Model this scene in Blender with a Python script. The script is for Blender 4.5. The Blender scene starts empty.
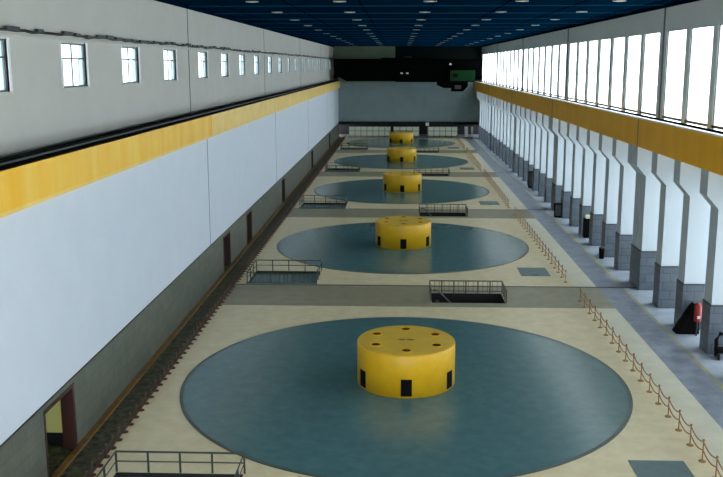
import bpy, bmesh, math, random
from mathutils import Vector
random.seed(7)
PI = math.pi
SC = bpy.context.scene
COL = SC.collection

# ------------------------------------------------------------------ materials
def lin(r, g, b):
    f = lambda c: (c/12.92 if c <= .04045 else ((c+.055)/1.055)**2.4)
    return (f(r/255), f(g/255), f(b/255), 1)

def mat(name, rgb, rough=.6, metal=0, noise=0., scale=4., rgb2=None, bump=0., bscale=20., spec=.5, stretch=(1, 1, 1)):
    m = bpy.data.materials.new(name); m.use_nodes = True
    nt = m.node_tree; b = nt.nodes['Principled BSDF']
    b.inputs['Roughness'].default_value = rough
    b.inputs['Metallic'].default_value = metal
    b.inputs['Specular IOR Level'].default_value = spec
    c = lin(*rgb)
    b.inputs['Base Color'].default_value = c
    tc = nt.nodes.new('ShaderNodeTexCoord')
    mp = nt.nodes.new('ShaderNodeMapping'); mp.inputs['Scale'].default_value = stretch
    nt.links.new(tc.outputs['Object'], mp.inputs['Vector'])
    if noise or rgb2:
        n = nt.nodes.new('ShaderNodeTexNoise'); n.inputs['Scale'].default_value = scale
        n.inputs['Detail'].default_value = 6; n.inputs['Roughness'].default_value = .65
        nt.links.new(mp.outputs[0], n.inputs['Vector'])
        r = nt.nodes.new('ShaderNodeValToRGB')
        c2 = lin(*rgb2) if rgb2 else tuple(x*(1-noise) for x in c[:3])+(1,)
        r.color_ramp.elements[0].position = .35; r.color_ramp.elements[1].position = .65
        r.color_ramp.elements[0].color = c2; r.color_ramp.elements[1].color = c
        nt.links.new(n.outputs['Fac'], r.inputs['Fac'])
        nt.links.new(r.outputs['Color'], b.inputs['Base Color'])
    if bump:
        n2 = nt.nodes.new('ShaderNodeTexNoise'); n2.inputs['Scale'].default_value = bscale
        nt.links.new(mp.outputs[0], n2.inputs['Vector'])
        bp = nt.nodes.new('ShaderNodeBump'); bp.inputs['Strength'].default_value = bump
        bp.inputs['Distance'].default_value = .05
        nt.links.new(n2.outputs['Fac'], bp.inputs['Height'])
        nt.links.new(bp.outputs[0], b.inputs['Normal'])
    return m

def tiles(name, rgb, rgb2, mortar, rough, vec, bw, bh, msize=.02, offset=.5, noise=.25):
    """block or tile pattern; vec = two object axes used as the pattern's u, v"""
    m = bpy.data.materials.new(name); m.use_nodes = True
    nt = m.node_tree; b = nt.nodes['Principled BSDF']; b.inputs['Roughness'].default_value = rough
    tc = nt.nodes.new('ShaderNodeTexCoord'); sp = nt.nodes.new('ShaderNodeSeparateXYZ')
    nt.links.new(tc.outputs['Object'], sp.inputs[0])
    cb = nt.nodes.new('ShaderNodeCombineXYZ')
    if vec == 'xyz':
        ad = nt.nodes.new('ShaderNodeMath'); ad.operation = 'ADD'
        nt.links.new(sp.outputs[0], ad.inputs[0]); nt.links.new(sp.outputs[1], ad.inputs[1])
        nt.links.new(ad.outputs[0], cb.inputs[0]); nt.links.new(sp.outputs[2], cb.inputs[1])
    else:
        nt.links.new(sp.outputs[vec[0]], cb.inputs[0]); nt.links.new(sp.outputs[vec[1]], cb.inputs[1])
    br = nt.nodes.new('ShaderNodeTexBrick')
    br.inputs['Color1'].default_value = lin(*rgb); br.inputs['Color2'].default_value = lin(*rgb2)
    br.inputs['Mortar'].default_value = lin(*mortar); br.inputs['Scale'].default_value = 1
    br.inputs['Brick Width'].default_value = bw; br.inputs['Row Height'].default_value = bh
    br.inputs['Mortar Size'].default_value = msize; br.offset = offset
    nt.links.new(cb.outputs[0], br.inputs['Vector'])
    n = nt.nodes.new('ShaderNodeTexNoise'); n.inputs['Scale'].default_value = 1.3; n.inputs['Detail'].default_value = 8
    nt.links.new(tc.outputs['Object'], n.inputs['Vector'])
    mr = nt.nodes.new('ShaderNodeMapRange'); mr.inputs[1].default_value = .3; mr.inputs[2].default_value = .7
    mr.inputs[3].default_value = 1-noise; mr.inputs[4].default_value = 1.
    nt.links.new(n.outputs['Fac'], mr.inputs[0])
    mx = nt.nodes.new('ShaderNodeVectorMath'); mx.operation = 'SCALE'
    nt.links.new(br.outputs['Color'], mx.inputs[0]); nt.links.new(mr.outputs[0], mx.inputs['Scale'])
    nt.links.new(mx.outputs[0], b.inputs['Base Color'])
    return m

def emit(name, rgb, s):
    m = bpy.data.materials.new(name); m.use_nodes = True
    b = m.node_tree.nodes['Principled BSDF']
    b.inputs['Base Color'].default_value = lin(*rgb)
    b.inputs['Emission Color'].default_value = lin(*rgb); b.inputs['Emission Strength'].default_value = s
    return m

def glass_mat(name, tint):
    m = bpy.data.materials.new(name); m.use_nodes = True
    nt = m.node_tree; nt.nodes.clear()
    o = nt.nodes.new('ShaderNodeOutputMaterial'); mx = nt.nodes.new('ShaderNodeMixShader')
    t = nt.nodes.new('ShaderNodeBsdfTransparent'); g = nt.nodes.new('ShaderNodeBsdfGlossy')
    t.inputs[0].default_value = (*tint, 1); g.inputs['Roughness'].default_value = .05
    mx.inputs[0].default_value = .06
    nt.links.new(t.outputs[0], mx.inputs[1]); nt.links.new(g.outputs[0], mx.inputs[2])
    nt.links.new(mx.outputs[0], o.inputs[0])
    return m

M = {}
M['white'] = mat('white_plaster', (202, 212, 224), .75, noise=.04, scale=.6)
M['upper'] = mat('grey_plaster', (186, 187, 180), .8, noise=.06, scale=.5)
M['upper_right'] = mat('grey_wall_paint', (212, 220, 218), .8, noise=.06, scale=.5)
M['endwall'] = mat('end_wall_plaster', (140, 160, 162), .8, noise=.12, scale=.5)
M['endtop'] = mat('end_wall_upper_paint', (112, 132, 110), .8, noise=.2, scale=.3)
M['column'] = mat('white_column_paint', (176, 186, 193), .7, noise=.03, scale=.7)
M['endshade'] = mat('blackish_green_paint', (16, 24, 24), .9, spec=.05)  # darkness over the right of the upper end wall, put into the colour
M['stone'] = tiles('grey_stone_cladding', (102, 106, 95), (90, 96, 87), (74, 80, 73), .45, (1, 2), 1.2, .6, .015)
M['plinth'] = tiles('blue_grey_stone_cladding', (88, 98, 108), (78, 88, 98), (54, 62, 68), .4, 'xyz', 1.0, .6, .02)
M['yellow'] = mat('yellow_beam_paint', (248, 184, 2), .5, rgb2=(238, 168, 2), scale=.5, stretch=(1, 1, .3), spec=.25)
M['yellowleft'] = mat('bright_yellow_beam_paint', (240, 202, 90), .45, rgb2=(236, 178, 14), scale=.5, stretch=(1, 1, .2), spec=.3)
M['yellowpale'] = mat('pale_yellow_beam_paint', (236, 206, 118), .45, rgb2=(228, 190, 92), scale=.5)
M['drum'] = mat('yellow_drum_paint', (218, 174, 22), .45, rgb2=(206, 160, 18), scale=1.2)
M['drumtop'] = mat('yellow_drum_top_paint', (222, 186, 66), .5, rgb2=(210, 174, 56), scale=1.2)
M['black'] = mat('black_opening', (8, 6, 6), .8, spec=.1)
M['darkmetal'] = mat('dark_steel', (40, 44, 44), .5, noise=.3, scale=3)
M['blackmetal'] = mat('black_crane_paint', (4, 5, 5), .8, spec=.02)
M['rail'] = mat('crane_rail_steel', (58, 62, 62), .5, noise=.3, scale=2)
M['green'] = mat('green_crane_paint', (6, 48, 20), .6, spec=.1)
M['tan'] = mat('pale_terrazzo', (232, 221, 184), .4, rgb2=(218, 204, 164), scale=1.2, spec=.4)
M['band'] = mat('grey_brown_terrazzo', (156, 152, 126), .45, rgb2=(140, 136, 112), scale=1.0)
M['bluegrey'] = mat('blue_grey_floor', (146, 152, 166), .3, rgb2=(108, 118, 130), scale=.9)
M['lightblue'] = mat('light_blue_grey_floor', (178, 188, 200), .2, rgb2=(160, 170, 182), scale=.7)
M['pale'] = mat('pale_green_grey_terrazzo', (222, 218, 194), .35, rgb2=(208, 204, 180), scale=.8)
M['joint'] = mat('dark_floor_joint', (44, 46, 42), .6)
M['channel'] = mat('dark_channel_cover', (96, 98, 70), .7, rgb2=(22, 24, 22), scale=2.6, bump=.8, bscale=5)
M['ochre'] = mat('ochre_kerb_paint', (128, 98, 44), .6, rgb2=(104, 74, 36), scale=1.5)
M['lineyellow'] = mat('worn_yellow_line_paint', (166, 162, 112), .6, rgb2=(134, 140, 136), scale=1.2)
M['teal'] = mat('teal_terrazzo', (84, 122, 126), .23, rgb2=(74, 112, 116), scale=1.5, spec=.4)
M['tealrim'] = mat('dark_teal_rim', (70, 84, 80), .4)
M['tealplate'] = mat('teal_steel_plate', (92, 118, 120), .4, rgb2=(80, 106, 108), scale=2)
M['railing'] = mat('dark_green_railing_paint', (46, 56, 48), .5)
M['greyrail'] = mat('grey_railing_paint', (92, 92, 82), .5)
M['brass'] = mat('aged_brass', (158, 120, 76), .4, metal=.2)
M['rope'] = mat('orange_brown_rope', (176, 122, 66), .7, rgb2=(150, 92, 54), scale=6)
M['redpost'] = mat('dark_red_paint', (78, 38, 26), .6)
M['redrope'] = mat('dark_brown_rope', (60, 46, 32), .8)
M['ceiling'] = mat('navy_ceiling_panel', (1, 33, 52), .6, rgb2=(1, 26, 44), scale=.4, spec=0)
M['beamnavy'] = mat('navy_ceiling_beam', (10, 56, 90), .6, spec=0)
M['beamdark'] = mat('dark_navy_ceiling_beam', (1, 18, 38), .6, spec=0)
M['lamp'] = emit('lamp_diffuser', (200, 205, 200), .15)
M['lamphouse'] = mat('lamp_housing', (120, 124, 124), .4, metal=.4)
M['frame'] = mat('dark_window_frame', (84, 92, 96), .5)
M['framedark'] = mat('black_window_sill', (38, 42, 44), .5)
M['glass'] = glass_mat('window_glass', (.94, .97, .98))
M['glassblue'] = glass_mat('small_window_glass', (.78, .88, .92))
M['hoard'] = mat('pale_board_paint', (226, 232, 214), .6, noise=.1, scale=2)
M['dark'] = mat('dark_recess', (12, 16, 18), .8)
M['brown'] = mat('dark_brown_door_frame', (52, 26, 20), .5)
M['palegreen'] = emit('green_yellow_wall_glow', (140, 144, 88), .07)
M['cablegreen'] = mat('dark_green_pipe', (62, 68, 50), .7, rgb2=(34, 38, 30), scale=4)
M['red'] = mat('red_paint', (150, 22, 24), .4)
M['whitepaint'] = mat('white_paint', (225, 225, 225), .5)
M['ceilgrey'] = mat('outside_concrete', (120, 124, 124), .9)

# ------------------------------------------------------------------ mesh helpers
class MB:
    def __init__(s): s.bm = bmesh.new(); s.mi = 0
    def _tag(s, faces):
        for f in faces: f.material_index = s.mi
    def box(s, x0, x1, y0, y1, z0, z1):
        v = [s.bm.verts.new(p) for p in ((x0,y0,z0),(x1,y0,z0),(x1,y1,z0),(x0,y1,z0),(x0,y0,z1),(x1,y0,z1),(x1,y1,z1),(x0,y1,z1))]
        s._tag([s.bm.faces.new([v[i] for i in q]) for q in ((0,3,2,1),(4,5,6,7),(0,1,5,4),(1,2,6,5),(2,3,7,6),(3,0,4,7))])
        return s
    def prism(s, poly, axis, a, b):
        """extrude a polygon; axis 1: poly in (x,z) along y; axis 0: poly in (y,z) along x"""
        mk = (lambda p, t: (p[0], t, p[1])) if axis == 1 else (lambda p, t: (t, p[0], p[1]))
        A = [s.bm.verts.new(mk(p, a)) for p in poly]; B = [s.bm.verts.new(mk(p, b)) for p in poly]
        n = len(poly)
        fs = [s.bm.faces.new(A), s.bm.faces.new(B[::-1])]
        for i in range(n): fs.append(s.bm.faces.new([A[i], B[i], B[(i+1) % n], A[(i+1) % n]]))
        s._tag(fs); bmesh.ops.recalc_face_normals(s.bm, faces=fs)
        return s
    def lathe(s, prof, cx=0, cy=0, n=24):
        rings = []
        for r, z in prof:
            if r < 1e-6: rings.append([s.bm.verts.new((cx, cy, z))])
            else: rings.append([s.bm.verts.new((cx+r*math.cos(2*PI*i/n), cy+r*math.sin(2*PI*i/n), z)) for i in range(n)])
        fs = []
        for A, B in zip(rings, rings[1:]):
            for i in range(n):
                j = (i+1) % n
                q = []
                for t in ((A, i), (A, j), (B, j), (B, i)):
                    w = t[0][t[1] if len(t[0]) > 1 else 0]
                    if w not in q: q.append(w)
                if len(q) > 2:
                    f = s.bm.faces.new(q); fs.append(f)
        s._tag(fs); bmesh.ops.recalc_face_normals(s.bm, faces=fs)
        for f in fs:
            f.normal_update(); f.smooth = n > 12 and abs(f.normal.z) < .8
        return s
    def tube(s, pts, r, n=6, cap=True):
        pts = [Vector(p) for p in pts]; rings = []
        for i, p in enumerate(pts):
            d = (pts[min(i+1, len(pts)-1)] - pts[max(i-1, 0)]).normalized()
            up = Vector((0, 0, 1)) if abs(d.z) < .95 else Vector((1, 0, 0))
            a = d.cross(up).normalized(); b = a.cross(d)
            rings.append([s.bm.verts.new(p + r*(math.cos(2*PI*k/n)*a + math.sin(2*PI*k/n)*b)) for k in range(n)])
        fs = []
        for A, B in zip(rings, rings[1:]):
            for k in range(n): fs.append(s.bm.faces.new([A[k], A[(k+1) % n], B[(k+1) % n], B[k]]))
        if cap: fs += [s.bm.faces.new(rings[0][::-1]), s.bm.faces.new(rings[-1])]
        s._tag(fs); return s
    def build(s, name, ms, parent=None, bevel=0., smooth=False):
        me = bpy.data.meshes.new(name)
        s.bm.to_mesh(me); s.bm.free()
        for m in (ms if isinstance(ms, (list, tuple)) else [ms]): me.materials.append(m)
        o = bpy.data.objects.new(name, me); COL.objects.link(o)
        if parent is not None: o.parent = parent
        if bevel:
            bv = o.modifiers.new('bevel', 'BEVEL'); bv.width = bevel; bv.segments = 2; bv.limit_method = 'ANGLE'
        return o

def tag(o, label, cat, group=None, kind=None):
    o['label'] = label; o['category'] = cat
    if group: o['group'] = group
    if kind: o['kind'] = kind
    return o
def thing(name, label, cat, loc, group=None):
    o = bpy.data.objects.new(name, None); COL.objects.link(o); o.location = loc
    o.empty_display_size = .3
    return tag(o, label, cat, group)
def structure(o, label):
    o['kind'] = 'structure'; o['label'] = label; o['category'] = o.name.split('.')[0].split('_')[0]
    return o
def dup(root, loc, label, group=None, parts=True):
    r = root.copy(); COL.objects.link(r); r.location = loc; r['label'] = label
    if group: r['group'] = group
    if parts:
        for ch in KIDS[root.name]:
            c = ch.copy(); COL.objects.link(c); c.parent = r
            for g in KIDS.get(ch.name, ()):
                d = g.copy(); COL.objects.link(d); d.parent = c
    return r
KIDS = {}
def remember(root):
    KIDS[root.name] = [o for o in COL.objects if o.parent == root]
    for k in KIDS[root.name]: KIDS[k.name] = [o for o in COL.objects if o.parent == k]

_T = ['first','second','third','fourth','fifth','sixth','seventh','eighth','ninth','tenth','eleventh','twelfth','thirteenth','fourteenth','fifteenth','sixteenth','seventeenth','eighteenth','nineteenth']
_X = {20:('twentieth','twenty'),30:('thirtieth','thirty'),40:('fortieth','forty')}
def nth(i):
    """1 -> first"""
    if i <= 19: return _T[i-1]
    t = i//10*10
    return _X[t][0] if i == t else _X[t][1]+'-'+_T[i-t-1]

# ------------------------------------------------------------------ dimensions (metres)
DY = 34.31            # one generating unit
YC = 42.39            # first disc centre
XC = .32
YJ = 61.0             # first expansion joint
Y0, Y1 = -8., 195.
UN = ['nearest', 'second', 'third', 'fourth', 'farthest']
joints = [YJ + DY*k for k in range(-1, 4)]

# ------------------------------------------------------------------ floor (one mesh, pits cut out)
xc = [-15.2, -12.1, -11.2, -6.1, 2.3, 7.3, 12.95, 14.5, 16.25, 16.5, 20.4]
mats = [M['tan'], M['band'], M['bluegrey'], M['joint'], M['channel'], M['pale'], M['lineyellow'], M['lightblue']]
yc = [Y0]
for k in range(-1, 5):
    b = DY*k
    yc += [57.2-.95+b, 57.3+b, 59.8+b, 61.75+b, 62.0+b, 66.1+b]
yc = sorted(y for y in yc if Y0 <= y < Y1-1) + [Y1+9]
f = MB(); skirt = MB()
def holes(x0, x1, y0, y1):
    xm, ym = (x0+x1)/2, (y0+y1)/2
    u = (ym - 0.) % DY
    if 2.3 < xm < 7.3 and 57.3-DY < u + 0 < 59.8-DY: return 'pit'
    if -11.2 < xm < -6.1 and 62.0-DY < u < 66.1-DY: return 'well'
    return None
for i in range(len(xc)-1):
    for j in range(len(yc)-1):
        x0, x1, y0, y1 = xc[i], xc[i+1], yc[j], yc[j+1]
        h = holes(x0, x1, y0, y1)
        if h and y1 < 190: continue
        xm, ym = (x0+x1)/2, (y0+y1)/2
        u = ym % DY
        inband = 56.25-DY < u < 61.75-DY
        injoint = 61.75-DY < u < 62.0-DY
        if y0 > 191: mi = 2 if xm > -12.1 else 4
        elif xm < -12.1: mi = 4 if not injoint else 3
        elif injoint and xm < 18.5: mi = 3
        elif 16.25 < xm < 16.5: mi = 6
        elif xm > 16.5: mi = 7
        elif xm > 14.5: mi = 2
        elif inband: mi = 1
        elif xm > 12.95: mi = 5
        else: mi = 0
        f.mi = mi
        v = [f.bm.verts.new(p) for p in ((x0,y0,0),(x1,y0,0),(x1,y1,0),(x0,y1,0))]
        fc = f.bm.faces.new(v); fc.material_index = mi
# thickness
bmesh.ops.remove_doubles(f.bm, verts=f.bm.verts, dist=1e-4)
r = bmesh.ops.extrude_face_region(f.bm, geom=f.bm.faces[:])
vs = [e for e in r['geom'] if isinstance(e, bmesh.types.BMVert)]
bmesh.ops.translate(f.bm, vec=(0, 0, -.3), verts=vs)
bmesh.ops.recalc_face_normals(f.bm, faces=f.bm.faces)
for fc in f.bm.faces:
    fc.normal_update()
    if abs(fc.normal.z) < .5: fc.material_index = len(mats)
mats.append(M['dark'])
structure(f.build('floor', mats), 'long hall floor of pale terrazzo bays and grey-brown cross bands')

# lower level seen through the openings
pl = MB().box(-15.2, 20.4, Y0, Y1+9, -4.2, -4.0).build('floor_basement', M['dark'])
structure(pl, 'dark basement level below the floor openings')

# ochre kerb at left wall foot
structure(MB().box(-13.6, -13.32, Y0, Y1, 0, .1).build('baseboard_left', M['ochre']), 'worn ochre kerb along the foot of the left wall')

# ------------------------------------------------------------------ left walls
DOORS = [(30.9, 34.0), (65.3, 68.1), (75.7, 78.4), (99.2, 101.8), (133.2, 136.0), (167.3, 170.0)]
w = MB(); y = Y0
for a, b in DOORS:
    w.box(-14.1, -13.6, y, a, 0, 3.08); w.box(-14.1, -13.6, a, b, 2.9, 3.08); y = b
w.box(-14.1, -13.6, y, Y1, 0, 3.08)
structure(w.build('wall_left_lower', M['stone']), 'dark grey stone clad base of the left wall')
structure(MB().box(-14.1, -13.63, Y0, Y1, 3.14, 12.3).build('wall_left', M['white']), 'plain white middle band of the left wall')
structure(MB().box(-14.0, -13.66, Y0, Y1, 3.08, 3.14).build('trim_1', M['darkmetal']), 'thin dark shadow gap under the white left wall')
LWIN = sorted(61.0 + DY*u + 4.4 + 8.3*j for u in range(-2, 4) for j in range(4))
LWIN = [c for c in LWIN if Y0+3 < c < Y1-3]
w = MB(); y = Y0
w.box(-15.1, -14.73, Y0, Y1, 12.3, 15.0); w.box(-15.1, -14.73, Y0, Y1, 16.95, 20.0)
for c in LWIN:
    w.box(-15.1, -14.73, y, c-1.5, 15.0, 16.95); y = c+1.5
w.box(-15.1, -14.73, y, Y1, 15.0, 16.95)
structure(w.build('wall_left_upper', M['upper']), 'grey upper left wall with a row of small windows')
structure(MB().box(-15.1, -13.35, Y0, Y1, 12.3, 12.5).build('trim_2', M['darkmetal']), 'dark ledge carrying the left crane rail')
k = 3
for jy in joints:
    structure(MB().box(-14.6, -13.622, jy-.07, jy+.07, 3.14, 11.0).build('trim_%d' % k, M['frame']), 'dark vertical joint in the white left wall'); k += 1
    structure(MB().box(-15.0, -14.71, jy-.09, jy+.09, 12.5, 19.95).build('trim_%d' % k, M['frame']), 'dark vertical joint in the grey upper left wall'); k += 1

# small left windows
def small_window(c, idx):
    fr = MB(); x0, x1 = -14.9, -14.83
    for z0, z1 in ((15.0, 15.07), (16.88, 16.95), (16.24, 16.31)): fr.box(x0, x1, c-1.5, c+1.5, z0, z1)
    for yy, za, zb in ((c-1.5, 15.07, 16.88), (c-.03, 15.07, 16.88), (c+1.4, 15.07, 16.88)): fr.box(x0, x1, yy, yy+(.1 if yy > c+1 else .05), za, zb)
    for yy in (c-1.1, c+.8): fr.box(x0+.02, x1-.02, yy, yy+.03, 15.07, 16.24)
    o = fr.build('window_%d' % idx, M['frame'])
    structure(o, 'small barred upper window in the left wall')
    p = MB().box(-14.88, -14.86, c-1.48, c+1.48, 15.02, 16.93).build('window_pane', M['glassblue'], o)
    MB().box(-14.82, -14.71, c+1.5, c+1.72, 14.94, 17.0).box(-14.82, -14.71, c-1.6, c-1.5, 14.94, 17.0).build('window_surround', M['whitepaint'], o)
    s = MB().box(-14.9, -14.68, c-1.6, c+1.6, 14.94, 15.0).build('window_sill', M['upper'], o)
    return o
for i, c in enumerate(LWIN): small_window(c, i+1)

# cable run above them
pts = []
y = Y0
while y < Y1-.8:
    pts.append((-14.6, y, 17.27 + random.uniform(-.05, .05))); y += .7
cbm = MB().tube(pts, .06, 6)
for p in pts[::2]:
    if random.random() < .7: cbm.box(-14.65, -14.54, p[1]-.3, p[1]+random.uniform(.2, .9), p[2]-.02, p[2]+.13)
tag(cbm.build('cable', M['darkmetal']), 'dark uneven cable run along the left wall above the small windows', 'cable')
structure(MB().box(-14.73, -14.62, Y0, Y1, 17.05, 17.14).build('trim_%d' % k, M['upper']), 'thin pale string course under the cable'); k += 1

# doorways, left
for i, (a, b) in enumerate(DOORS):
    fr = MB()
    fr.box(-14.1, -13.57, a, a+.12, 0, 2.9).box(-14.1, -13.57, b-.22, b, 0, 2.9).box(-14.1, -13.57, a+.12, b-.22, 2.74, 2.9)
    o = fr.build('door_%d' % (i+1), M['brown'])
    structure(o, 'dark brown door frame in the stone base of the left wall')
    # room behind
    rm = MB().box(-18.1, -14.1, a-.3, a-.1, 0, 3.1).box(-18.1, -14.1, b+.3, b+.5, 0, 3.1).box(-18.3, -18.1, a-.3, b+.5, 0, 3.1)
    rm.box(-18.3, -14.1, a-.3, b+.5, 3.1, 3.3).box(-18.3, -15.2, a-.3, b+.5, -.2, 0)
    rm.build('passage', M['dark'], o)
    if i < 2:
        MB().box(-17.4, -14.3, b+.22, b+.3, .55, 2.5).build('lit_wall_glow', M['palegreen'], o)  # glowing surface stands in for light on the passage side wall

# ------------------------------------------------------------------ left yellow crane beam, one per bay
def bays():
    e = [Y0] + joints + [Y1]
    return [(e[i]+(.04 if i else 0), e[i+1]-.04) for i in range(len(e)-1)]
BN = ['before the first wall joint', 'beside the nearest disc', 'beside the second disc', 'beside the third disc', 'beside the fourth disc', 'beside the farthest disc']
for i, (a, b) in enumerate(bays()):
    g = thing('crane_beam', 'yellow crane runway beam on the left wall ' + BN[i], 'crane beam', (-13.27, (a+b)/2, 10.95), 'yellow crane beams along the left wall')
    h = (b-a)/2
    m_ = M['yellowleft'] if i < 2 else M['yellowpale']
    MB().box(-.45, 0, -h, h, .16, 1.55).build('web', m_, g)
    MB().box(-.45, -.03, -h, h, 0, .16).build('lower_lip', M['yellowpale'], g)
for i, (a, b) in enumerate(bays()):
    g = thing('crane_rail', 'dark steel crane rail on the left ledge ' + BN[i], 'rail', (-13.75, (a+b)/2, 12.5), 'crane rails on the left ledge')
    h = (b-a)/2
    MB().box(-.3, .3, -h, h, 0, .1).build('rail_foot', M['blackmetal'], g)
    MB().box(-.12, .12, -h, h, .1, .2).build('rail_web', M['rail'], g)
    MB().box(-.2, .2, -h, h, .2, .28).build('rail_head', M['blackmetal'], g)

# ------------------------------------------------------------------ right side
# near edges of the columns: seven per bay, the one at each joint doubled
CY = sorted(61.2 + DY*u + o for u in range(-2, 4) for o in [0] + [6.1+4.7*j for j in range(6)])
CY = [c for c in CY if Y0 < c < Y1-2.2]
JC = [61.2 + DY*u for u in range(-2, 4)]
isjc = lambda c: any(abs(c-j) < .1 for j in JC)
CX = 17.4
colm = {}
def column(c, idx, proto={}):
    isj = isjc(c)
    wd = 1.3 if isj else .6
    g = thing('column', '', 'column', (CX, c+wd, 0), 'white columns along the right wall')
    key = isj
    if key in proto:
        for nm, me in proto[key]:
            o = bpy.data.objects.new(nm, me); COL.objects.link(o); o.parent = g
        return g
    ps = []
    sh = MB()
    prof = [(0, 2.88), (2.15, 2.88), (2.15, 10.37), (-.67, 10.37), (-.67, 9.0), (0, 8.25)]
    if isj:
        sh.prism(prof, 1, -wd, -.07); sh.prism(prof, 1, .07, wd)
        o = sh.build('shaft', M['column'], g); ps.append(o)
        o = MB().box(.08, 2.1, -.07, .07, 2.9, 10.3).build('joint_strip', M['frame'], g); ps.append(o)
    else:
        o = sh.prism(prof, 1, -wd, wd).build('shaft', M['column'], g); ps.append(o)
    o = MB().box(-.06, 2.15, -wd-.05, wd+.05, 0, 2.8).build('plinth', M['plinth'], g); ps.append(o)
    o = MB().box(-.08, 2.15, -wd-.07, wd+.07, 2.8, 2.88).build('plinth_cap', M['framedark'], g); ps.append(o)
    proto[key] = [(o.name.split('.')[0], o.data) for o in ps]
    return g
vis = 0
for i, c in enumerate(CY):
    g = column(c, i)
    if c < 44: g['label'] = 'white column on grey plinth before the photo begins, %s in the right row' % nth(i+1)
    else:
        vis += 1
        jn = ' split by a joint' if isjc(c) else ''
        g['label'] = 'white column on grey plinth%s, %s from the camera at the right' % (jn, nth(vis))
    g['kind'] = 'thing'

# outer wall, lower right; unseen tall windows added to light columns and floor
w = MB(); xw0, xw1 = 19.6, 20.0
w.box(xw0, xw1, Y0, Y1, 0, .25); w.box(xw0, xw1, Y0, Y1, 9.3, 10.39)
y = Y0
RB = [CY[i+1]-1.75 for i in range(len(CY)-1)]
for c in RB:
    w.box(xw0, xw1, y, c-1.7, .25, 9.3); y = c+1.7
w.box(xw0, xw1, y, Y1, .25, 9.3)
structure(w.build('wall_right_lower', M['column']), 'white lower right wall behind the columns')
structure(MB().box(17.62, 20.0, Y0, Y1, 10.39, 10.7).build('ceiling_aisle', M['upper_right']), 'slab closing the column bays under the crane beam')
widx = len(LWIN)+1
proto = None
for c in RB:
    if proto is None:
        fr = MB()
        for z0, z1 in ((.25, .33), (9.22, 9.3), (3.2, 3.28), (6.2, 6.28)): fr.box(19.75, 19.83, -1.7, 1.7, z0, z1)
        for yy in (-1.7, -.04, 1.62): fr.box(19.75, 19.83, yy, yy+.08, .33, 9.22)
        o = fr.build('window_%d' % widx, M['frame']); p = MB().box(19.78, 19.8, -1.68, 1.68, .27, 9.28).build('window_pane', M['glass'], o)  # added unseen window, there for light
        proto = (o, p)
    else:
        o = proto[0].copy(); o.name = 'window_%d' % widx; COL.objects.link(o); p = proto[1].copy(); COL.objects.link(p); p.parent = o  # copy of the added unseen window
    o.location.y = c; structure(o, 'unseen tall window added for light between two columns, lower right wall'); widx += 1

# upper right wall: piers and tall windows
UW = sorted(62.0 + 2 + 4.78*j + DY*u for u in range(-2, 4) for j in range(7))
UW = [c for c in UW if Y0 < c-2 and c+2 < Y1]
w = MB(); y = Y0
w.box(18.03, 18.2, Y0, Y1, 18.25, 20.0); w.box(18.03, 18.2, Y0, Y1, 10.7, 12.0)
for c in UW:
    w.box(18.03, 18.2, y, c-1.98, 12.0, 18.25); y = c+1.98
w.box(18.03, 18.2, y, Y1, 12.0, 18.25)
structure(w.build('wall_right', M['upper_right']), 'grey upper right wall pierced by tall windows')
structure(MB().box(17.6, 18.0, Y0, Y1, 10.7, 12.2).build('trim_%d' % k, M['upper_right']), 'pale ledge behind the right crane beam'); k += 1
proto = None
for c in UW:
    if proto is None:
        fr = MB()
        fr.box(18.06, 18.12, -1.98, 1.98, 18.19, 18.25).box(18.0, 18.12, -1.98, 1.98, 12.42, 12.58).box(18.06, 18.12, -1.98, 1.98, 12.0, 12.06)
        for yy in (-1.98, 1.93): fr.box(18.06, 18.12, yy, yy+.05, 12.06, 18.19)
        o = fr.build('window_%d' % widx, M['framedark']); p = MB().box(18.08, 18.1, -1.97, 1.97, 12.01, 18.24).build('window_pane', M['glass'], o)
        proto = (o, p)
    else:
        o = proto[0].copy(); o.name = 'window_%d' % widx; COL.objects.link(o); p = proto[1].copy(); COL.objects.link(p); p.parent = o
    o.location.y = c; structure(o, 'tall white upper window in the right wall'); widx += 1
for jy in joints:
    structure(MB().box(17.96, 18.02, jy-.1, jy+.1, 12.2, 19.9).build('trim_%d' % k, M['frame']), 'dark vertical joint in the upper right wall'); k += 1
BNR = [s for s in BN]
for i, (a, b) in enumerate(bays()):
    g = thing('crane_beam', 'deep golden yellow crane beam above the right columns ' + BNR[i], 'crane beam', (16.58, (a+b)/2, 10.39), 'yellow crane beams above the right columns')
    h = (b-a)/2
    MB().box(0, 1.0, -h, h, 0, 1.93).build('web', M['yellow'], g)
    MB().box(-.04, .35, -h, h, 1.93, 2.03).build('top_edge', M['whitepaint'], g)
    MB().box(-.02, .0, h-.12, h, .0, 1.93).build('joint_strip', M['frame'], g)
for i, (a, b) in enumerate(bays()):
    g = thing('crane_rail', 'thin dark crane rail on top of the right yellow beam ' + BNR[i], 'rail', (17.1, (a+b)/2, 12.32), 'crane rails on the right beam')
    h = (b-a)/2
    MB().box(-.2, .2, -h, h, 0, .06).build('rail_foot', M['blackmetal'], g)
    MB().box(-.06, .06, -h, h, .06, .2).build('rail_head', M['blackmetal'], g)

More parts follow.
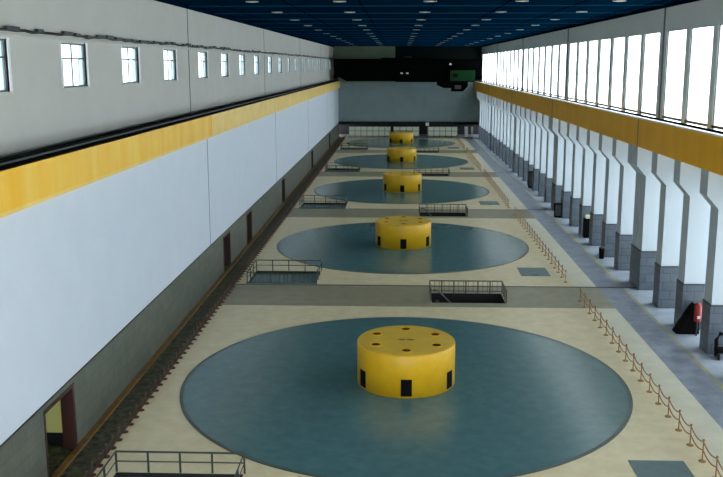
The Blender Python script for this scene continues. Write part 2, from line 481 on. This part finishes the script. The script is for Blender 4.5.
# ------------------------------------------------------------------ ceiling
structure(MB().box(-15.1, 18.6, Y0, Y1+9, 20.0, 20.4).build('ceiling', M['ceiling']), 'dark navy blue hall ceiling')
def cbeam(name, x0, x1, y0, y1, z0, m): 
    global k
    structure(MB().box(x0, x1, y0, y1, z0, 20.0).build('trim_%d' % k, m), name); k += 1
yb = 61.0 - 8.5775*7
n = 0
while yb < Y1:
    cbeam('narrow navy beam across the ceiling', -14.73, 18.03, yb-.05, yb+.05, 19.93, M['beamnavy'])
    yb += 8.5775; n += 1
for i in range(7):
    xx = -12.2 + 4.8*i
    cbeam('dark beam running the length of the ceiling', xx-.04, xx+.04, Y0, Y1, 19.95, M['beamdark'])
cbeam('dark edge strip between ceiling and left wall', -14.73, -14.55, Y0, Y1, 19.8, M['beamdark'])
cbeam('dark edge strip between ceiling and right wall', 17.85, 18.03, Y0, Y1, 19.8, M['beamdark'])

lx = [-9.45, -3.85, 1.9, 7.7, 13.8]
LN = ['row beside the left wall', 'row left of the middle', 'middle row', 'row right of the middle', 'row beside the right windows']
ly = [56.6 - 11.44*2 + 11.44*i for i in range(14)]
proto = None
for a, X in enumerate(lx):
    for b, Y in enumerate(ly):
        lab = 'round ceiling lamp, %s of the %s' % (nth(b+1), LN[a])
        if proto is None:
            proto = thing('ceiling_lamp', lab, 'lamp', (X, Y, 20), 'round ceiling lamps')
            MB().lathe([(.33, 0), (.42, 0), (.42, -.07), (.33, -.07), (.33, 0)], n=20).build('trim_ring', M['lamphouse'], proto)
            MB().lathe([(0, -.05), (.33, -.05), (.33, -.01), (0, -.01)], n=20).build('diffuser', M['lamp'], proto)
            remember(proto)
        else: dup(proto, (X, Y, 20), lab)

# ------------------------------------------------------------------ end wall
w = MB().box(-15.1, 18.2, Y1, Y1+.5, 3.36, 12.2).box(18.2, 20.0, Y1, Y1+.5, 3.36, 10.7)
structure(w.build('wall_end', M['endwall']), 'grey-green far end wall')
structure(MB().box(-15.1, -1.0, Y1, Y1+.5, 12.2, 20).build('wall_end_upper', M['endtop']), 'dull green upper part of the far end wall')
structure(MB().box(-1.0, 18.2, Y1, Y1+.5, 12.2, 20).build('wall_end_dark', M['endshade']), 'upper right part of the far end wall, coloured blackish green for shade')
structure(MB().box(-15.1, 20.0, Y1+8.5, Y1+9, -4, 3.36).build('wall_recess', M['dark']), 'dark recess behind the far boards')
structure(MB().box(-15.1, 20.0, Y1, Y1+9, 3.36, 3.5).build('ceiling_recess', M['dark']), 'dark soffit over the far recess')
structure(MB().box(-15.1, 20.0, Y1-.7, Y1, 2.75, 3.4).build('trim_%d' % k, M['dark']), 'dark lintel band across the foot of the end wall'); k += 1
for i, (a, b, lab) in enumerate([(-11.2, -1.9, 'long pale board fence at the far end, beside the left wall'), (-1.3, 4.4, 'pale board fence at the far end directly behind the farthest yellow drum'), (6.4, 12.9, 'pale board fence at the far end, right of the yellow drums')]):
    g = thing('board_fence', lab, 'fence', (a, 193.2, 0), 'pale board fences at the far end')
    L = b-a; n = max(3, round(L/1.3))
    MB().box(0, L, -.02, .06, .45, 1.45).box(0, L, -.02, .06, 1.55, 2.3).build('board_panel', M['hoard'], g)
    MB().box(0, L, -.06, .1, 2.3, 2.42).build('top_board', M['hoard'], g)
    for q in range(n+1):
        x = L*q/n
        MB().box(x-.06, x+.06, -.08, .12, 0, 2.34).build('fence_post', M['tealplate'], g)
for a, b, lab in [(14.5, 15.2, 'short white post at the far end, the one nearer the middle'), (15.9, 16.35, 'narrow white post at the far end beside the right columns')]:
    g = thing('white_post', lab, 'post', ((a+b)/2, 193.2, 0), 'white posts at the far end')
    h = (b-a)/2
    MB().box(-h, h, -.2, .2, 0, 2.5).build('post_body', M['whitepaint'], g, bevel=.03)
    MB().box(-h-.1, h+.1, -.3, .3, 0, .15).build('post_foot', M['darkmetal'], g)
g = thing('floor_lamp_pole', 'slim pale pole with a white head in front of the end wall', 'pole', (6.2, 192.6, 0))
MB().lathe([(0, 0), (.22, 0), (.22, .08), (.06, .12), (.06, 2.7), (0, 2.7)], n=12).build('pole', M['greyrail'], g)
MB().box(-.35, .35, -.2, .2, 2.7, 3.4).build('head', M['whitepaint'], g, bevel=.05)

# ------------------------------------------------------------------ bridge crane at the far end
cr = thing('bridge_crane', 'black overhead bridge crane with green hoist spanning the far end', 'crane', (1.6, 187, 12.52))
X0, X1 = -15.35, 15.55
for yy in (-2.6, 2.6):
    MB().prism([(X0, 1.4), (X0+2.6, .1), (X1-1.5, .1), (X1, 1.4), (X1, 2.9), (X0, 2.9)], 1, yy-.6, yy+.6).build('girder', M['blackmetal'], cr)
for xx in (X0-.1, X1-.55):
    lz = .29 if xx < 0 else 0
    MB().box(xx, xx+.6, -3.8, 3.8, .35+lz, 1.4).build('end_truck', M['blackmetal'], cr)
    for yy in (-3.2, 3.2):
        o = MB().box(xx+.15, xx+.45, yy-.35, yy+.35, .02+lz, .7+lz).build('wheel', M['darkmetal'], cr, bevel=.12)
MB().box(X0, X1, -3.7, -3.2, 2.9, 4.7).build('walkway_panel', M['blackmetal'], cr)
tr = MB().box(-5.5, 5.0, -2.9, 2.9, 2.95, 4.9).build('trolley', M['blackmetal'], cr, bevel=.1)
MB().lathe([(0, 4.9), (.9, 4.9), (.9, 5.2), (0, 5.2)], n=20).build('hoist_drum', M['darkmetal'], tr)
gh = MB().box(8.9, 14.0, -4.6, -3.3, .15, 2.35).build('hoist_house', M['green'], cr, bevel=.06)
MB().box(9.4, 10.4, -4.66, -4.6, .9, 1.7).build('hoist_window', M['black'], gh)
MB().box(9.2, 13.6, -4.3, -3.6, 2.35, 2.7).build('hoist_roof', M['blackmetal'], gh)
cb = MB().prism([(6.2, 0.2), (6.2, -.7), (7.6, -1.3), (9.2, -1.3), (9.2, -2.0), (11.6, -2.0), (12.6, -.9), (12.6, .2)], 1, -4.4, -3.0).build('operator_cab', M['blackmetal'], cr)
MB().box(9.9, 11.2, -4.46, -4.4, -1.5, -.7).build('cab_window', M['darkmetal'], cb)
for x, zz in ((-1.2, 1.75), (.0, 1.75), (8.9, 3.6)):
    MB().lathe([(0, zz-.15), (.3, zz-.15), (.2, zz+.15), (0, zz+.15)], cx=x, cy=-3.9, n=12).build('work_lamp', M['whitepaint'], cr)

# ------------------------------------------------------------------ discs and yellow drums
R = 11.3
for u in range(5):
    yy = YC + DY*u
    g = thing('floor_disc', 'large round blue-grey disc in the floor, %s from the camera' % ('nearest' if u == 0 else UN[u]), 'floor disc', (XC, yy, 0), 'round discs over the generators')
    MB().lathe([(0, .028), (R-.16, .028), (R-.16, .001), (0, .001)], n=128).build('disc_surface', M['teal'], g)
    MB().lathe([(R-.16, .001), (R-.16, .034), (R, .034), (R, .001), (R-.16, .001)], n=128).build('disc_rim', M['tealrim'], g)
proto = None
for u in range(5):
    lab = ['yellow drum with six dark portholes on the nearest blue disc', 'yellow drum on the second blue disc from the camera', 'yellow drum on the third blue disc from the camera', 'yellow drum on the fourth blue disc from the camera', 'yellow drum on the farthest blue disc'][u]
    if proto is None:
        proto = thing('generator_drum', lab, 'drum', (XC+.1, YC, .03), 'yellow drums on the discs')
        r = 2.5
        o = MB().lathe([(0, 0), (r, 0), (r, 2.08), (r-.03, 2.14), (0, 2.14), (0, 0)][:4] + [(0, 2.14)], n=96).build('drum_body', M['drum'], proto)
        o = MB().lathe([(0, 2.142), (r-.05, 2.142), (r-.05, 2.165), (0, 2.165)], n=96).build('drum_lid', M['drumtop'], proto)
        for q in range(6):
            a = -PI/2 + q*PI/3
            cx, cy = 1.75*math.cos(a), 1.75*math.sin(a)
            h = MB().lathe([(0, 2.166), (.23, 2.166), (.23, 2.185), (0, 2.185)], cx=cx, cy=cy, n=24).build('porthole', M['black'], proto)
            MB().lathe([(.23, 2.166), (.23, 2.2), (.27, 2.2), (.27, 2.166)], cx=cx, cy=cy, n=24).build('porthole_rim', M['yellow'], h)
            # hatch: curved plate following the drum
            bm = MB(); vsr = []
            n = 6
            for t in range(n+1):
                b = a - .108 + .216*t/n
                vsr.append([bm.bm.verts.new((rr*math.cos(b), rr*math.sin(b), z)) for rr, z in ((r+.015, .1), (r+.015, .96), (r-.02, .96), (r-.02, .1))])
            for t in range(n):
                for s_ in range(4): bm.bm.faces.new([vsr[t][s_], vsr[t+1][s_], vsr[t+1][(s_+1) % 4], vsr[t][(s_+1) % 4]])
            bm.bm.faces.new(vsr[0]); bm.bm.faces.new(vsr[-1][::-1])
            bmesh.ops.recalc_face_normals(bm.bm, faces=bm.bm.faces)
            h = bm.build('hatch', M['black'], proto)
        e = MB().box(-.35, -.05, -.1, .1, 2.166, 2.18).box(.05, .35, -.1, .1, 2.166, 2.18).box(-.45, .45, -.02, .02, 2.166, 2.176).build('emblem', M['ochre'], proto)
        remember(proto)
    else: dup(proto, (XC+.1, YC+DY*u, .03), lab)

# ------------------------------------------------------------------ pits with railings
PN = ['between the nearest and second discs', 'between the second and third discs', 'between the third and fourth discs', 'between the fourth and farthest discs']
def railing(g, pts, h, m, step, wires=(), pr=.03, balusters=0):
    """posts and rails along a polyline in local coordinates; posts and rails are parts"""
    for a, b in zip(pts, pts[1:]):
        a = Vector(a); b = Vector(b); L = (b-a).length; n = max(1, round(L/step))
        for i in range(n+1):
            if i == 0 and a != Vector(pts[0]): continue
            p = a+(b-a)*i/n
            MB().box(p.x-pr, p.x+pr, p.y-pr, p.y+pr, 0, h).build('railing_post', m, g)
    rl = MB().tube([(p[0], p[1], h) for p in pts], pr*1.2, 6).build('top_rail', m, g)
    for z in wires: MB().tube([(p[0], p[1], z) for p in pts], pr*.8, 6).build('mid_rail', m, g)
    if balusters:
        bl = MB()
        for a, b in zip(pts, pts[1:]):
            a = Vector(a); b = Vector(b); L = (b-a).length; n = round(L/balusters)
            for i in range(1, n):
                p = a+(b-a)*i/n; bl.box(p.x-.012, p.x+.012, p.y-.012, p.y+.012, .1, h)
        bl.build('balusters', m, g)
for u in range(4):
    b = DY*u
    w = MB()   # shaft lining
    w.box(2.2, 2.3, 57.3+b, 59.8+b, -4, -.3).box(7.3, 7.4, 57.3+b, 59.8+b, -4, -.3).box(2.2, 7.4, 57.2+b, 57.3+b, -4, -.3).box(2.2, 7.4, 59.8+b, 59.9+b, -4, -.3)
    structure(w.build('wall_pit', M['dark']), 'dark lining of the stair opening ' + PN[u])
    g = thing('pit_railing', 'dark mesh railing around the black stair opening ' + PN[u], 'railing', (2.3, 57.3+b, 0), 'railings around the stair openings')
    railing(g, [(-.06, .4), (-.06, 2.56), (5.06, 2.56), (5.06, 0)], .9, M['greyrail'], .85, (.16, .5), .04, .34)
    s = thing('stair', 'steep metal stair going down the opening ' + PN[u], 'stair', (2.4, 58.5+b, -4), 'stairs in the floor openings')
    st = MB()
    for q in range(14): st.box(.2+.28*q, .48+.28*q, -.6, .6, 3.7-.28*q, 3.74-.28*q)
    st.build('tread', M['darkmetal'], s)
    MB().tube([(0, -.7, 4.75), (.3, -.7, 4.75), (4.3, -.7, .8)], .05, 6).build('handrail', M['greyrail'], s)
    MB().prism([(0, 3.8), (.4, 3.8), (4.4, -.0+.0), (4.0, 0)], 1, -.65, -.6).build('stringer', M['greyrail'], s)

WN = ['of the nearest bay', 'of the second bay', 'of the third bay', 'of the fourth bay', 'of the farthest bay']
for u in range(5):
    b = DY*(u-1)
    w = MB().box(-11.3, -11.2, 62+b, 66.1+b, -1.2, -.3).box(-6.1, -6.0, 62+b, 66.1+b, -1.2, -.3).box(-11.3, -6.0, 61.9+b, 62+b, -1.2, -.3).box(-11.3, -6.0, 66.1+b, 66.2+b, -1.2, -.3)
    structure(w.build('wall_well', M['tealrim']), 'lining of the shallow left floor well ' + WN[u])
    c = thing('well_cover', 'sunken teal steel cover in the railed left floor well ' + WN[u], 'cover', (-11.2, 62+b, -.25), 'teal covers in the left floor wells')
    MB().box(.02, 5.08, .02, 4.08, -.05, .05).build('cover_plate', M['tealplate'], c)
    rb = MB()
    for q in range(1, 10): rb.box(.51*q-.02, .51*q+.02, .05, 4.05, .05, .09)
    rb.build('ribs', M['tealrim'], c)
    g = thing('well_railing', 'dark green railing around the left floor well ' + WN[u], 'railing', (-11.2, 62+b, 0), 'railings around the left floor wells')
    railing(g, [(0, 0), (0, 4.16), (5.14, 4.16), (5.14, 0)], .86, M['railing'], 1.25, (.45,), .035)
    fr = MB().box(-.1, 5.2, -.14, -.02, 0, .1).build('toe_board', M['tealplate'], g)
    railing(g, [(0, -.08), (5.14, -.08)], .86, M['railing'], 1.7, (.12,), .03, .3)

# teal floor hatches, right
for u in range(5):
    b = DY*(u-1)
    g = thing('floor_hatch', 'flat teal steel floor hatch by the rope posts, right side ' + WN[u], 'hatch', (10.6, 66.5+b, 0), 'teal floor hatches')
    MB().box(-1.12, 1.12, -1.35, 1.35, .002, .03).build('hatch_plate', M['tealplate'], g)
    MB().box(-.15, .15, -1.2, -1.12, .03, .06).build('hatch_handle', M['darkmetal'], g)

# ------------------------------------------------------------------ rope posts
def post_proto(name, cat, group, m1, h):
    g = thing(name, '', cat, (0, 0, 0), group)
    MB().lathe([(0, 0), (.15, 0), (.15, .03), (.05, .06), (0, .06)], n=14).build('base', m1, g)
    MB().lathe([(0, .05), (.026, .05), (.026, h-.06), (0, h-.06)], n=10).build('pole', m1, g)
    MB().lathe([(0, h-.08), (.045, h-.05), (.055, h-.02), (.045, h+.01), (0, h+.03)], n=12).build('finial', m1, g)
    remember(g); return g
def rope_line(X, proto, h, spans, sp, mrope, kindlab, droop, offs):
    first = True
    for u, (ya, yb) in enumerate(spans):
        n = int((yb-ya)/sp)
        ys = [ya+sp*i for i in range(n+1)]
        for i, y in enumerate(ys):
            lab = kindlab % (nth(i+1), WN[u])
            if first:
                proto.location = (X, y, 0); proto['label'] = lab; first = False
            else: dup(proto, (X, y, 0), lab, parts=True)
        r = MB()
        for z0 in offs:
            pts = []
            for a, c in zip(ys, ys[1:]):
                for t in range(6):
                    s = t/6; pts.append((X, a+(c-a)*s, z0 - droop*4*s*(1-s)))
            pts.append((X, ys[-1], z0))
            r.tube(pts, .028, 5)
        tag(r.build('barrier_rope', mrope), ('sagging orange-brown double rope on the right post line ' if X > 0 else 'dark red rope along the left edge ') + WN[u], 'rope', 'barrier ropes')
spans = [(29.0 + DY*u, 58.6 + DY*u) for u in range(5)]
spans[4] = (29.0+DY*4, 190.5)
pp = post_proto('rope_post', 'post', 'brass rope posts along the right side', M['brass'], .95)
rope_line(12.5, pp, .95, spans, 1.53, M['rope'], 'slim brass rope post, %s along the right rope line %s', .16, (.86, .5))
spl = [(28.2 + DY*u, 61.2 + DY*u) for u in range(5)]
spl[4] = (28.2+DY*4, 190.5)
pp2 = post_proto('barrier_post', 'post', 'dark red barrier posts along the left side', M['redpost'], .6)
rope_line(-12.05, pp2, .6, spl, .82, M['redrope'], 'short dark red barrier post, %s along the left edge %s', .08, (.52, .28))

# ------------------------------------------------------------------ objects among the right columns
g = thing('covered_cart', 'dark tarpaulin covered heap with red cylinder between the near right columns', 'cart', (17.6, 51.05, 0))
bm = MB(); bm.prism([(-.85, 0), (-.6, .45), (-.25, 1.0), (.05, 1.55), (.3, 1.85), (.5, 1.2), (.55, 0)], 1, -.35, .6); 
bm.build('tarpaulin', M['black'], g, bevel=.08)
c = MB().lathe([(0, .9), (.2, .92), (.22, 1.0), (.22, 1.85), (.14, 2.0), (.05, 2.05), (0, 2.05)], cx=.28, cy=-.55, n=16).build('cylinder', M['red'], g)
MB().lathe([(0, .0), (.05, 0), (.05, .92), (0, .92)], cx=.28, cy=-.55, n=10).build('stand', M['darkmetal'], g)
MB().box(.2, .36, -.79, -.76, 1.12, 1.28).build('white_label', M['whitepaint'], g)
g = thing('hand_cart', 'black seat-backed cart at the photo edge beside the closest right column', 'cart', (17.95, 46.4, 0))
MB().tube([(-.35, 0, .2), (-.4, 0, 1.1), (-.2, 0, 1.45), (.1, 0, 1.35), (.25, 0, .9)], .11, 8).build('back_frame', M['black'], g)
MB().box(-.4, .35, -.25, .3, .35, .6).build('seat', M['black'], g, bevel=.05)
for yy in (-.22, .25):
    for xx in (-.3, .28):
        MB().box(xx-.04, xx+.04, yy-.17, yy+.17, .0, .35).build('wheel', M['darkmetal'], g, bevel=.04)
g = thing('equipment_cabinet', 'tall dark cabinet with pale blue top beside a plinth in mid hall', 'cabinet', (17.6, 80.5, 0))
MB().box(-.25, .3, -.3, .3, .05, 1.85).build('body', M['black'], g, bevel=.03)
MB().box(-.1, .4, -.25, .25, 1.85, 2.15).build('top_box', M['pale'], g, bevel=.03)
MB().box(-.22, .27, -.27, .27, 0, .05).build('base', M['darkmetal'], g)
g = thing('waste_bin', 'small black bin standing against a right plinth', 'bin', (17.02, 71.5, 0))
MB().lathe([(0, 0), (.2, 0), (.24, .85), (.22, .9), (0, .9)], n=18).build('body', M['black'], g)
MB().lathe([(0, .9), (.25, .9), (.25, .95), (.1, 1.04), (0, 1.05)], n=18).build('lid', M['darkmetal'], g)
for x, y, h, lab in ((17.4, 113.8, 2.2, 'tall black cabinet between the right columns past the third disc'), (16.9, 91.5, 1.5, 'black cabinet by the right columns near the second floor joint')):
    g = thing('equipment_cabinet', lab, 'cabinet', (x, y, 0))
    MB().box(-.35, .35, -.3, .3, .06, h).build('body', M['black'], g, bevel=.03)
    MB().box(-.3, .3, -.32, -.3, .2, h-.1).build('cabinet_door', M['darkmetal'], g)
    MB().box(-.32, .32, -.28, .28, 0, .06).build('base', M['darkmetal'], g)

# ------------------------------------------------------------------ outside ground
# ------------------------------------------------------------------ world, camera, view
wd = bpy.data.worlds.new('overcast'); SC.world = wd; wd.use_nodes = True
bg = wd.node_tree.nodes['Background']; bg.inputs[0].default_value = (.91, .965, 1, 1); bg.inputs[1].default_value = 1.0
cam = bpy.data.cameras.new('camera'); co = bpy.data.objects.new('camera', cam); COL.objects.link(co); SC.camera = co
co.location = (0, 0, 16)
pitch, yaw = .1809, .0354
co.rotation_euler = (PI/2 - pitch, 0, yaw)
cam.sensor_fit = 'HORIZONTAL'; cam.sensor_width = 36
cam.lens = 864.77/723*36
cam.shift_x = (361.5-368.57)/723; cam.shift_y = (222.9-238.5)/723
cam.clip_end = 1000
SC.view_settings.view_transform = 'Standard'; SC.view_settings.look = 'None'
SC.view_settings.exposure = 2.62; SC.view_settings.gamma = 1; SC.view_settings.use_curve_mapping = False
SC.cycles.use_denoising = True
SC.cycles.max_bounces = 10; SC.cycles.diffuse_bounces = 6; SC.cycles.transparent_max_bounces = 12
